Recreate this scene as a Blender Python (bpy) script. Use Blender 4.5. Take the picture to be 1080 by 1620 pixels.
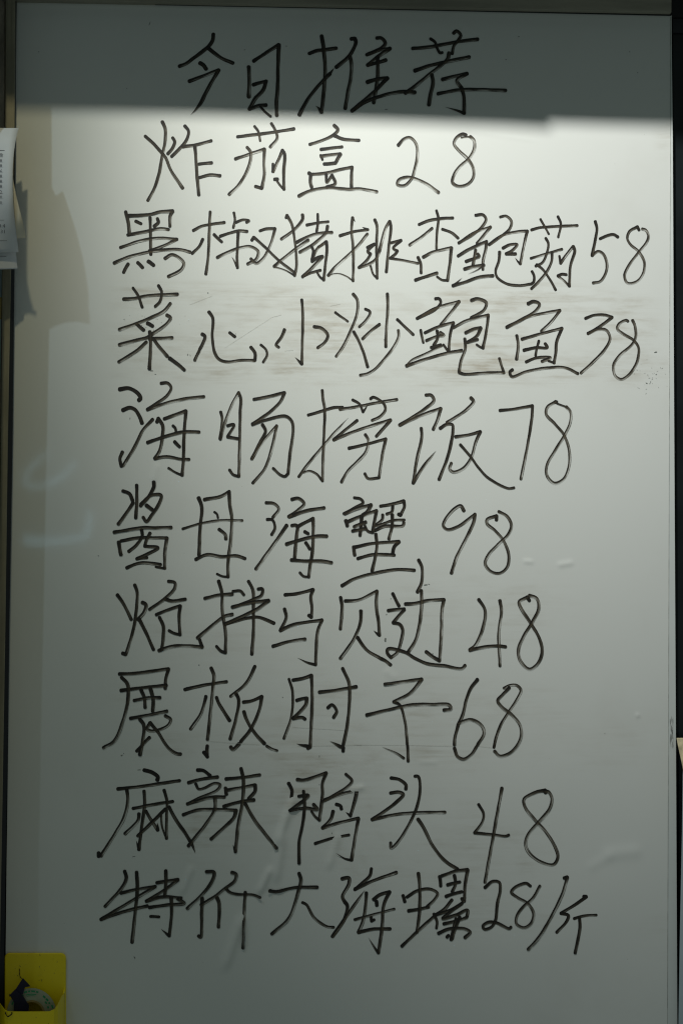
import bpy, math, random
import numpy as np
from mathutils import Vector, Matrix

for o in list(bpy.data.objects):
    bpy.data.objects.remove(o, do_unlink=True)
S = bpy.context.scene
C = S.collection
random.seed(4)
rng = np.random.default_rng(4)

# ------------------------------------------------------------------ camera
# One millimetre on the board is about one pixel of the 1080x1620 photograph.
# The board's own edges give the camera's small tilt.
FPX, CX, CY, DIST = 2250.0, 540.0, 810.0, 2.25


def pix(px, py):
    return np.array([(px - CX) / FPX, (py - CY) / FPX, 1.0])


nL = np.cross(pix(27.0, 0), pix(8, 1620))
nR = np.cross(pix(1061.5, 24), pix(1070.5, 1620))
nT = np.cross(pix(27, 3), pix(1061.5, 24))
v = np.cross(nL, nR); v /= np.linalg.norm(v)
v = v if v[1] > 0 else -v
h = np.cross(v, nT); h /= np.linalg.norm(h)
h = h if h[0] > 0 else -h
n = np.cross(h, v)
ROT = np.array([h, n, -v])                    # camera axes (right, down, forward) -> world X, Y, Z
fwd = ROT @ np.array([0, 0, 1.0])
CAM = -fwd * DIST                             # picture centre looks at the board's origin
CAM_ = CAM.copy()


def P(px, py, hgt=0.0):
    """World point seen at a photograph pixel, hgt millimetres in front of the board plane (y = 0)."""
    d = ROT @ pix(px, py)
    t = (-hgt / 1000.0 - CAM[1]) / d[1]
    return CAM + d * t


def W(bx, by, hgt):
    """World point from millimetres on the board, measured from the photograph's top left corner."""
    return np.array([(bx - CX) / 1000.0, -hgt / 1000.0, -(by - CY) / 1000.0])


cam_data = bpy.data.cameras.new("camera")
cam = bpy.data.objects.new("camera", cam_data)
C.objects.link(cam)
cam_data.sensor_fit = 'VERTICAL'
cam_data.sensor_height = 36.0
cam_data.sensor_width = 24.0
cam_data.lens = 50.0
cam_data.clip_end = 200.0
right = ROT @ np.array([1, 0, 0.]); up = ROT @ np.array([0, -1, 0.]); back = -fwd
cam.matrix_world = Matrix(((right[0], up[0], back[0], CAM[0]),
                           (right[1], up[1], back[1], CAM[1]),
                           (right[2], up[2], back[2], CAM[2]),
                           (0, 0, 0, 1)))
S.camera = cam

# ------------------------------------------------------------------ light
world = bpy.data.worlds.new("World")
S.world = world
world.use_nodes = True
bg = world.node_tree.nodes['Background']
bg.inputs[0].default_value = (0.80, 0.99, 0.955, 1)
bg.inputs[1].default_value = 0.104
S.view_settings.view_transform = 'Standard'
S.view_settings.look = 'None'
S.view_settings.exposure = 0.0
S.view_settings.gamma = 1.0
S.cycles.max_bounces = 8
S.cycles.transparent_max_bounces = 24
S.cycles.use_denoising = True
S.cycles.filter_width = 1.2


def spot(name, loc, aim, watts, col, size, blend, radius):
    d = bpy.data.lights.new(name, 'SPOT')
    d.energy = watts
    d.color = col
    d.spot_size = math.radians(size)
    d.spot_blend = blend
    d.shadow_soft_size = radius
    o = bpy.data.objects.new(name, d)
    C.objects.link(o)
    o.location = Vector(loc)
    o.rotation_euler = (Vector(aim) - Vector(loc)).to_track_quat('-Z', 'Y').to_euler()
    return o


LY, LZ = -600, 800                            # the lamps sit in line under the canopy, all cut off by its edge
ZA, ZB = 1310, 1099
spot("lamp_main", W(355, 183 - .979 * ZA, ZA), W(810, 217, 0), 208.0, (0.985, 1.0, 0.975), 47.2, 1.0, 0.042)
spot("lamp_warm", W(8, 183 - .979 * ZB, ZB), W(45, 137, 0), 20.3, (1.0, 0.91, 0.57), 64.4, 1.0, 0.030)
spot("lamp_cool", W(-560, LY, LZ), W(410, 715, 0), 13.2, (0.63, 0.83, 1.0), 51.5, 1.0, 0.013)


# ------------------------------------------------------------------ helpers
def new_mat(name):
    m = bpy.data.materials.new(name)
    m.use_nodes = True
    nt = m.node_tree
    return m, nt, nt.nodes['Principled BSDF']


def node(nt, typ, **kw):
    nd = nt.nodes.new(typ)
    for k, val in kw.items():
        if k in ('operation', 'blend_type', 'data_type', 'attribute_name', 'noise_dimensions', 'interpolation_type', 'musgrave_type', 'uv_map', 'feature'):
            setattr(nd, k, val)
        else:
            nd.inputs[k].default_value = val
    return nd


def math_n(nt, op, a, b=None, c=None, clamp=False):
    nd = nt.nodes.new('ShaderNodeMath'); nd.operation = op; nd.use_clamp = clamp
    for i, x in enumerate((a, b, c)):
        if x is None: continue
        if isinstance(x, (int, float)): nd.inputs[i].default_value = x
        else: nt.links.new(x, nd.inputs[i])
    return nd.outputs[0]


def mapr(nt, x, a, b, c=0.0, d=1.0):
    nd = nt.nodes.new('ShaderNodeMapRange'); nd.interpolation_type = 'SMOOTHSTEP'
    nt.links.new(x, nd.inputs[0])
    for i, q in enumerate((a, b, c, d)): nd.inputs[1 + i].default_value = q
    return nd.outputs[0]


def mixc(nt, f, a, b):
    nd = nt.nodes.new('ShaderNodeMix'); nd.data_type = 'RGBA'
    if isinstance(f, (int, float)): nd.inputs[0].default_value = f
    else: nt.links.new(f, nd.inputs[0])
    for i, q in ((6, a), (7, b)):
        if isinstance(q, tuple): nd.inputs[i].default_value = q
        else: nt.links.new(q, nd.inputs[i])
    return nd.outputs[2]


def noise(nt, scale, detail=3, rough=0.55, stretch=(1, 1, 1)):
    tc = nt.nodes.new('ShaderNodeTexCoord')
    mp = nt.nodes.new('ShaderNodeMapping'); mp.inputs['Scale'].default_value = stretch
    nt.links.new(tc.outputs['Object'], mp.inputs[0])
    nz = nt.nodes.new('ShaderNodeTexNoise')
    nz.inputs['Scale'].default_value = scale
    nz.inputs['Detail'].default_value = detail
    nz.inputs['Roughness'].default_value = rough
    nt.links.new(mp.outputs[0], nz.inputs['Vector'])
    return nz.outputs[0]


WLOC = {}


def thing(name, label, cat, loc=(0, 0, 0), group=None):
    o = bpy.data.objects.new(name, None)
    o.empty_display_size = 0.05
    C.objects.link(o)
    o.location = Vector(loc)
    o['label'] = label
    o['category'] = cat
    if group: o['group'] = group
    WLOC[o] = Vector(loc)
    return o


def holder(name, parent, label=None):
    o = bpy.data.objects.new(name, None)
    o.empty_display_size = 0.03
    C.objects.link(o)
    o.parent = parent
    WLOC[o] = WLOC[parent]
    if label: o['label'] = label
    return o


def obj(name, verts, faces, mat, parent=None, smooth=False, label=None):
    """One mesh object from world-space vertices, its origin at its parent's base (or its own centre)."""
    verts = np.asarray(verts, dtype=float)
    base = WLOC[parent] if parent else Vector(verts.mean(axis=0))
    me = bpy.data.meshes.new(name)
    me.from_pydata((verts - np.array(base)).tolist(), [], [list(f) for f in faces])
    me.update()
    if smooth:
        me.polygons.foreach_set('use_smooth', [True] * len(me.polygons))
    if mat: me.materials.append(mat)
    o = bpy.data.objects.new(name, me)
    C.objects.link(o)
    if parent: o.parent = parent
    else: o.location = base
    WLOC[o] = base
    if label: o['label'] = label
    return o


def prism(front, backp):
    """Closed solid between two matching loops of points."""
    k = len(front)
    vs = list(front) + list(backp)
    fs = [tuple(range(k))[::-1], tuple(range(k, 2 * k))]
    for i in range(k):
        j = (i + 1) % k
        fs.append((i, j, k + j, k + i))
    return vs, fs


def pprism(poly, h0, h1):
    """Solid traced on the photograph at height h1, standing from height h0 straight off the board."""
    f = [P(x, y, h1) for x, y in poly]
    b = [q + np.array([0, (h1 - h0) / 1000.0, 0]) for q in f]
    return prism(f, b)


def bevel(o, w=0.001, seg=2):
    m = o.modifiers.new('edge', 'BEVEL'); m.width = w; m.segments = seg; m.limit_method = 'ANGLE'
    return o


# ------------------------------------------------------------------ materials
def board_mat():
    m, nt, b = new_mat('whiteboard_enamel')
    at = node(nt, 'ShaderNodeAttribute', attribute_name='grime')
    fine = noise(nt, 26, 6, 0.62, (0.55, 1, 2.4))
    blot = noise(nt, 9, 5, 0.6, (0.7, 1, 1.3))
    f = math_n(nt, 'MULTIPLY', mapr(nt, fine, 0.40, 0.72), mapr(nt, blot, 0.30, 0.70))
    hair = mapr(nt, noise(nt, 70, 5, 0.6, (0.10, 1, 2.2)), 0.42, 0.66)
    f = math_n(nt, 'ADD', math_n(nt, 'MULTIPLY', f, 0.75), math_n(nt, 'MULTIPLY', math_n(nt, 'MULTIPLY', hair, mapr(nt, blot, 0.38, 0.62)), 0.42))
    f = math_n(nt, 'MULTIPLY', f, at.outputs['Fac'])
    wide = math_n(nt, 'MULTIPLY', mapr(nt, noise(nt, 5, 4, 0.6), 0.50, 0.80), 0.10)
    f = math_n(nt, 'ADD', math_n(nt, 'MULTIPLY', f, 0.72), wide, clamp=True)
    col = mixc(nt, f, (0.735, 0.745, 0.70, 1), (0.37, 0.315, 0.225, 1))
    specks = mapr(nt, noise(nt, 210, 2, 0.5), 0.775, 0.81)
    col = mixc(nt, math_n(nt, 'MULTIPLY', specks, 0.55), col, (0.16, 0.14, 0.11, 1))
    nt.links.new(col, b.inputs['Base Color'])
    r = math_n(nt, 'ADD', math_n(nt, 'MULTIPLY', f, 0.25), 0.36)
    nt.links.new(r, b.inputs['Roughness'])
    b.inputs['Specular IOR Level'].default_value = 0.35
    b.inputs['Coat Weight'].default_value = 0.6
    b.inputs['Coat Roughness'].default_value = 0.055
    bp = node(nt, 'ShaderNodeBump', Strength=0.12, Distance=0.0006)
    nt.links.new(noise(nt, 14, 4, 0.5), bp.inputs['Height'])
    nt.links.new(bp.outputs[0], b.inputs['Normal'])
    return m


def ink_mat():
    m, nt, b = new_mat('marker_ink')
    uv = node(nt, 'ShaderNodeUVMap', uv_map='stroke')
    sx = nt.nodes.new('ShaderNodeSeparateXYZ'); nt.links.new(uv.outputs[0], sx.inputs[0])
    at = node(nt, 'ShaderNodeAttribute', attribute_name='ink')
    sc = nt.nodes.new('ShaderNodeSeparateColor'); nt.links.new(at.outputs['Color'], sc.inputs[0])
    pale_side, dry = sc.outputs[0], sc.outputs[1]
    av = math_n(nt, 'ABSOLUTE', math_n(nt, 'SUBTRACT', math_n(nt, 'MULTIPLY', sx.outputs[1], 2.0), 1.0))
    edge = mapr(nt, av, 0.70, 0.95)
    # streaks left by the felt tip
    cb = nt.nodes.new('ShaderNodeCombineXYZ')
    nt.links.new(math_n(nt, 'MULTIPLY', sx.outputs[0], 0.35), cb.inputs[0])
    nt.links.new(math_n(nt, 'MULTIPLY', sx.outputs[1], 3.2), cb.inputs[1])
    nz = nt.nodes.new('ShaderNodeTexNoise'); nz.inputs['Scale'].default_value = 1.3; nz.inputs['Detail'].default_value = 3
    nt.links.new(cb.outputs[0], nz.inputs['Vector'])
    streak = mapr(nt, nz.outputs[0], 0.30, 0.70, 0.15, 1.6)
    side = mapr(nt, pale_side, 0.22, 0.85, 0.0, 1.0)  # ink thins towards the lower right side of each stroke
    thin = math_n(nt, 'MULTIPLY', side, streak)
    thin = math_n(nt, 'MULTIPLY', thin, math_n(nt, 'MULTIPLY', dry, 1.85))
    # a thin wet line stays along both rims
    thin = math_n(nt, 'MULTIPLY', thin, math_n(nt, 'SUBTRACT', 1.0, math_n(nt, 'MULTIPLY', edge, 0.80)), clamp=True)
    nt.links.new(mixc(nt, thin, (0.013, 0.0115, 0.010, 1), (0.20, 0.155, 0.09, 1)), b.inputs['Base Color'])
    b.inputs['Roughness'].default_value = 0.5
    b.inputs['Specular IOR Level'].default_value = 0.3
    alpha = math_n(nt, 'SUBTRACT', 1.0, math_n(nt, 'MULTIPLY', math_n(nt, 'POWER', thin, 1.15), 0.86), clamp=True)
    nt.links.new(alpha, b.inputs['Alpha'])
    return m


def metal_mat(name, col, rough, scratch=0.3, metallic=0.8, stretch=(60, 60, 1.2)):
    m, nt, b = new_mat(name)
    f = noise(nt, 3.0, 6, 0.65, stretch)
    g = noise(nt, 22, 5, 0.65, (1, 1, 0.5))
    mix = math_n(nt, 'MULTIPLY', mapr(nt, f, 0.25, 0.8), mapr(nt, g, 0.2, 0.8), clamp=True)
    lo = tuple(c * (1 - scratch) for c in col) + (1,)
    hi = tuple(min(1, c * (1 + scratch)) for c in col) + (1,)
    nt.links.new(mixc(nt, mix, lo, hi), b.inputs['Base Color'])
    b.inputs['Metallic'].default_value = metallic
    nt.links.new(math_n(nt, 'ADD', math_n(nt, 'MULTIPLY', g, 0.3), rough - 0.12), b.inputs['Roughness'])
    bp = node(nt, 'ShaderNodeBump', Strength=0.15, Distance=0.0005)
    nt.links.new(f, bp.inputs['Height']); nt.links.new(bp.outputs[0], b.inputs['Normal'])
    return m


def plain_mat(name, col, rough=0.6, var=0.12, scale=30, spec=0.4, stretch=(1, 1, 1)):
    m, nt, b = new_mat(name)
    f = noise(nt, scale, 5, 0.6, stretch)
    lo = tuple(c * (1 - var) for c in col) + (1,)
    hi = tuple(min(1, c * (1 + var)) for c in col) + (1,)
    nt.links.new(mixc(nt, mapr(nt, f, 0.3, 0.7), lo, hi), b.inputs['Base Color'])
    b.inputs['Roughness'].default_value = rough
    b.inputs['Specular IOR Level'].default_value = spec
    return m


def plastic_mat():
    m, nt, b = new_mat('grubby_yellow_plastic')
    wear = mapr(nt, noise(nt, 60, 6, 0.7), 0.56, 0.80)
    spot_ = mapr(nt, noise(nt, 170, 3, 0.55, (1.3, 1, 0.8)), 0.66, 0.74)
    col = mixc(nt, math_n(nt, 'MULTIPLY', wear, 0.4), (0.92, 0.73, 0.004, 1), (0.46, 0.35, 0.01, 1))
    col = mixc(nt, math_n(nt, 'MULTIPLY', spot_, 0.85), col, (0.035, 0.03, 0.02, 1))
    nt.links.new(col, b.inputs['Base Color'])
    b.inputs['Roughness'].default_value = 0.42
    return m


M_board = board_mat()
M_ink = ink_mat()
M_steel = metal_mat('brushed_brown_steel', (0.38, 0.355, 0.26), 0.45, metallic=0.25)
M_steel_side = metal_mat('dark_rubber', (0.012, 0.014, 0.019), 0.5, metallic=0.0)
M_door = metal_mat('stained_steel', (0.52, 0.48, 0.40), 0.4, 0.6, metallic=0.2, stretch=(8, 8, 2))
M_rail = plain_mat('dark_brown_paint', (0.32, 0.30, 0.235), 0.5, 0.2, 12, stretch=(0.3, 1, 3))
M_black = plain_mat('black_rubber', (0.008, 0.008, 0.009), 0.6)
M_glass = plain_mat('black_glass', (0.010, 0.013, 0.014), 0.25, 0.3, 6, 0.3)
M_trim = plain_mat('aged_clear_edging', (0.66, 0.69, 0.66), 0.33, 0.05, 10, stretch=(1, 1, 0.3))
M_line = plain_mat('dirt_in_seam', (0.20, 0.21, 0.19), 0.7, 0.3, 40)
M_scratch = plain_mat('scratched_enamel', (0.47, 0.46, 0.42), 0.6, 0.15, 40)
M_seam = plain_mat('shallow_seam', (0.36, 0.37, 0.34), 0.6, 0.3, 40)
M_paper = plain_mat('receipt_paper', (0.66, 0.68, 0.70), 0.7, 0.03, 30)
M_cream = plain_mat('cream_paper', (0.72, 0.66, 0.52), 0.75, 0.04, 30)
M_beige = plain_mat('stained_beige_paper', (0.62, 0.53, 0.33), 0.75, 0.3, 60)
M_blue = plain_mat('pale_blue_paper', (0.42, 0.50, 0.52), 0.6, 0.05, 20)
M_print = plain_mat('thermal_print', (0.10, 0.10, 0.11), 0.7, 0.3, 400)
M_yellow = plastic_mat()
M_tape = plain_mat('pale_green_tape', (0.36, 0.39, 0.27), 0.35, 0.2, 40)
M_core = plain_mat('cardboard_core', (0.30, 0.22, 0.08), 0.8, 0.2, 60)
M_green = plain_mat('green_print', (0.03, 0.30, 0.12), 0.6, 0.1, 60)
M_navy = plain_mat('navy_cloth', (0.012, 0.011, 0.030), 0.7, 0.3, 120)
M_hair = plain_mat('black_thread', (0.012, 0.010, 0.008), 0.7)
M_cyan = plain_mat('cyan_yellow_card', (0.30, 0.42, 0.44), 0.5, 0.1, 10)
M_amber = plain_mat('amber_card', (0.34, 0.29, 0.10), 0.5, 0.2, 30)

# ------------------------------------------------------------------ setting: dark wall behind
vs, fs = prism([W(-1600, -900, -30), W(2700, -900, -30), W(2700, 2600, -30), W(-1600, 2600, -30)],
               [W(-1600, -900, -60), W(2700, -900, -60), W(2700, 2600, -60), W(-1600, 2600, -60)])
wall = obj('wall', vs, fs, M_glass)
wall['kind'] = 'structure'
wall['label'] = 'black glass wall behind the whiteboard'

# ------------------------------------------------------------------ the whiteboard
board = thing('whiteboard', 'large glossy whiteboard covered in ten lines of black Chinese menu handwriting', 'whiteboard', P(540, 1690))
TL, TR = P(27, 3), P(1061.5, 24)
BL, BR = P(7, 1700), P(1071, 1700)
x0, x1 = (TL[0] + BL[0]) / 2, (TR[0] + BR[0]) / 2
z1, z0 = (TL[2] + TR[2]) / 2, min(BL[2], BR[2])
NX, NZ = 355, 560
gx, gz = np.meshgrid(np.linspace(x0, x1, NX), np.linspace(z1, z0, NZ))
# pixel coordinates of every grid vertex, for dents and grime that sit where the photo has them
Rinv = ROT.T
rel = np.stack([gx - CAM[0], np.zeros_like(gx) - CAM[1], gz - CAM[2]], -1) @ Rinv.T
PX = rel[..., 0] / rel[..., 2] * FPX + CX
PY = rel[..., 1] / rel[..., 2] * FPX + CY
hgt = np.zeros_like(gx)


def crease(xa, ya, xb, yb, w, amp):
    """A long soft fold in the sheet between two photograph pixels, amp in millimetres."""
    global hgt
    d = np.array([xb - xa, yb - ya], float); L = np.hypot(*d); d /= L
    s = (PX - xa) * d[0] + (PY - ya) * d[1]
    t = (PX - xa) * -d[1] + (PY - ya) * d[0]
    e = np.clip(s / L, 0, 1)
    fall = np.clip(np.minimum(s, L - s) / (0.35 * L) + 0.5, 0, 1)
    hgt += (12.0 if ya > 1240 and xa < 600 else 4.0) * amp * np.exp(-(t / w) ** 2) * fall ** 2 * (3 - 2 * fall)


for a in ((463, 1266, 438, 1335, 6, .30), (448, 1322, 436, 1392, 7, .26), (428, 1374, 410, 1412, 5, .28),
          (382, 1452, 356, 1530, 7, .34), (304, 1372, 288, 1412, 5, .20), (535, 1320, 520, 1372, 6, .14),
          (955, 1352, 1012, 1346, 11, .25), (930, 1374, 968, 1352, 8, .14), (828, 888, 842, 889, 3, .22),
          (882, 894, 905, 890, 4, .22), (440, 930, 505, 1020, 14, .16), (250, 735, 243, 760, 5, .16),
          (1005, 1131, 1010, 1133, 3, .25), (610, 1060, 625, 1075, 6, .16), (842, 222, 752, 209, 2.6, .05),
          (662, 1205, 690, 1206, 4, .12), (555, 1250, 575, 1245, 4, .12)):
    crease(*a)
low = np.clip((PY - 1150) / 350, 0, 1) * np.clip((1050 - PX) / 160, 0, 1)
hgt += low * (1.05 * np.sin(PY / 42.0 + 1.3 * np.sin(PX / 170.0) + PX / 330.0) * np.sin(PX / 260.0 + 1.0) + 0.6 * np.sin(PX / 61.0 + PY / 140.0) * np.sin(PY / 95.0))
hgt += 0.10 * np.sin(PX / 73.0 + 0.7 * np.sin(PY / 120.0)) + 0.12 * np.sin(PY / 88.0 + PX / 210.0)


def patch(cx, cy, rx, ry):
    return np.exp(-(((PX - cx) / rx) ** 2 + ((PY - cy) / ry) ** 2) ** 1.5)


grime = (0.95 * np.clip(1.15 - ((PY - 528) / 84) ** 4, 0, 1) * np.clip((PX - 160) / 60, 0, 1) * np.clip((1056 - PX) / 50, 0, 1)
         + 0.55 * patch(560, 1150, 170, 90) + 0.5 * patch(460, 615, 50, 30) + 0.45 * patch(760, 960, 130, 60)
         + 0.4 * patch(380, 1290, 170, 80) + 0.45 * patch(720, 1370, 150, 110) + 0.5 * patch(1050, 190, 16, 60)
         + 0.5 * patch(1015, 560, 60, 50) + 0.2 * patch(960, 1180, 160, 40) + 0.35 * patch(1046, 1480, 40, 30)
         + 0.30 * patch(300, 1000, 160, 60))


def arc(cx, cy, rad, a0, a1, w, amt):
    """A wiping sweep of the cloth: a curved band of thin dirt, radius and angles in photograph pixels and degrees."""
    dx, dy = PX - cx, PY - cy
    rr = np.hypot(dx, dy); an = np.degrees(np.arctan2(dy, dx))
    m = np.clip(np.minimum(an - a0, a1 - an) / 8.0, 0, 1)
    return amt * m * (np.exp(-((rr - rad) / w) ** 2) + .6 * np.exp(-((rr - rad - 1.9 * w) / (.5 * w)) ** 2))


for a_ in ((300, 1750, 560, -100, -55, 14, .5), (700, 1750, 640, -110, -70, 18, .45), (250, 1500, 330, -80, -10, 12, .45), (1150, 1300, 330, 150, 215, 14, .4),
           (560, 300, 330, 35, 100, 10, .3), (900, 1200, 300, 120, 190, 12, .35), (90, 1300, 220, -70, 20, 10, .4), (640, 1420, 230, -150, -60, 12, .4)):
    grime = grime + arc(*a_)
grime = np.clip(grime, 0, 1.2)
ver = np.stack([gx, -hgt / 1000.0, gz], -1).reshape(-1, 3)
idx = np.arange(NX * NZ).reshape(NZ, NX)
quads = np.stack([idx[:-1, :-1], idx[1:, :-1], idx[1:, 1:], idx[:-1, 1:]], -1).reshape(-1, 4)
me = bpy.data.meshes.new('writing_surface')
me.vertices.add(len(ver)); me.loops.add(quads.size); me.polygons.add(len(quads))
base = np.array(WLOC[board])
me.vertices.foreach_set('co', (ver - base).ravel())
me.loops.foreach_set('vertex_index', quads.ravel())
me.polygons.foreach_set('loop_start', np.arange(len(quads)) * 4)
me.polygons.foreach_set('use_smooth', np.ones(len(quads), dtype=bool))
me.update(calc_edges=True)
ga = me.attributes.new('grime', 'FLOAT', 'POINT')
ga.data.foreach_set('value', grime.ravel())
me.materials.append(M_board)
surf = bpy.data.objects.new('writing_surface', me)
C.objects.link(surf); surf.parent = board; WLOC[surf] = WLOC[board]
# core of the board, so that it has its real thickness
vs, fs = prism([(x0, 0.0016, z1), (x1, 0.0016, z1), (x1, 0.0016, z0), (x0, 0.0016, z0)],
               [(x0, 0.014, z1), (x1, 0.014, z1), (x1, 0.014, z0), (x0, 0.014, z0)])
obj('backing_panel', vs, fs, M_trim, board)
# plastic edging along the right edge, with the dark seam beside it
pts = [(1060.2, 27), (1060.0, 200), (1058.2, 600), (1056.6, 1150), (1055.0, 1640)]
edge = [(1061.0, 27), (1063.2, 200), (1065.2, 600), (1068.2, 1150), (1070.6, 1640)]
poly = [(x + 0.5, y) for x, y in pts] + edge[::-1]
vs, fs = pprism(poly, 0.35, 0.9)
obj('edge_strip', vs, fs, M_trim, board)
poly = [(x - 0.45, y) for x, y in pts] + [(x + 0.45, y) for x, y in pts[::-1]]
vs, fs = pprism(poly, 0.35, 0.75)
obj('seam_line', vs, fs, M_seam, board)
# dark rubs on the strip and small dried specks of ink
vs, fs = [], []


def speck(poly, h=1.15):
    k = len(vs)
    vs.extend(P(x, y, h) for x, y in poly)
    fs.append(tuple(range(k, k + len(poly)))[::-1])


def blotch(x, y, rx, ry, ang, h=0.6, k=9):
    a = math.radians(ang)
    pl = []
    for i in range(k):
        t = 2 * math.pi * i / k
        r = 1 + random.uniform(-0.3, 0.3)
        u, w = rx * r * math.cos(t), ry * r * math.sin(t)
        pl.append((x + u * math.cos(a) - w * math.sin(a), y + u * math.sin(a) + w * math.cos(a)))
    speck(pl, h)


for (x, y, rx, ry, an) in ((387, 79, 1.6, .6, -15), (453, 73, 1.9, .5, 5), (611, 173, 2.2, .6, -5), (730, 142, .7, .6, 0),
                           (329, 463, .9, .8, 0), (240, 586.5, 2.6, .8, -8), (246, 592, 1.4, .5, 10), (373, 528, .6, .5, 0), (206, 662, .5, 1.6, 10),
                           (673, 925, 2.8, .8, -12), (678, 924, 1.8, .5, 25), (618, 947, 1.3, .5, -20), (611, 972, .7, 1.4, 30),
                           (609, 1012, 1.6, 3.4, 5), (684, 1034, .9, .9, 0), (315, 1052, .8, .7, 0), (193, 1195, 1.6, .7, -15), (196, 1192, .8, .5, 0),
                           (447, 1103, .8, .7, 0), (956, 1160, .7, .6, 0), (964, 1405, .7, .7, 0), (237, 37, .6, 3.2, 20), (220, 1218, 3, .5, -5),
                           (62, 82, .9, .8, 0), (995, 82, 1.2, .5, 0), (1008, 115, 1, .6, 0), (212, 1355, 3, .5, -10), (213, 1515, 2, .7, 60), (820, 58, 1.3, .6, 0),
                           (156, 879, 1.0, .6, 0), (1022, 606, 1.8, .6, 20), (1028, 604, 1.2, .5, -20), (1036, 557, 2.5, .6, -15), (297, 561, .6, 1.6, 10), (301, 562, .5, 1.3, -15),
                           (505, 1196, .5, 1.8, 10), (525, 1318, .8, .7, 0), (505, 1241, .7, .6, 0), (800, 94, 1.4, .5, -4), (201, 140, .8, .8, 0)):
    blotch(x, y, rx, ry, an)
for k in range(34):
    blotch(random.gauss(1027, 12), random.gauss(598, 12), random.uniform(.4, 1.6), random.uniform(.12, .3), random.gauss(-8, 20), 0.6, 6)
for k in range(26):
    blotch(random.gauss(232, 26), random.gauss(512, 12), random.uniform(.3, .9), random.uniform(.2, .45), random.uniform(0, 180), 0.6, 6)
for k in range(24):
    x = random.uniform(1059, 1064); y = random.uniform(1136, 1184)
    blotch(x, y, .35, random.uniform(2, 9), random.gauss(-1, 2), 1.2, 6)
sp = obj('ink_specks', vs, fs, M_line, board)
sp['kind'] = 'stuff'
# hairline scratches where the lettering was caught by something sharp
vs, fs = [], []
for (xa, ya, xb, yb) in ((463, 1150.5, 546, 1155.5), (470, 1180.5, 572, 1179.0), (560, 1178.5, 640, 1179.0), (646, 1178.8, 716, 1180.5), (755, 1180, 778, 1183),
                         (327, 1172, 372, 1176), (372, 1176, 410, 1178), (300, 482, 336, 468), (356, 550, 430, 502), (430, 502, 445, 498), (450, 555, 464, 554), (522, 484, 538, 481)):
    speck([(xa, ya - .15), (xb, yb - .15), (xb, yb + .15), (xa, ya + .15)], 0.55)
sc_ = obj('scratches', vs, fs, M_scratch, board)
sc_['kind'] = 'stuff'

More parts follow.
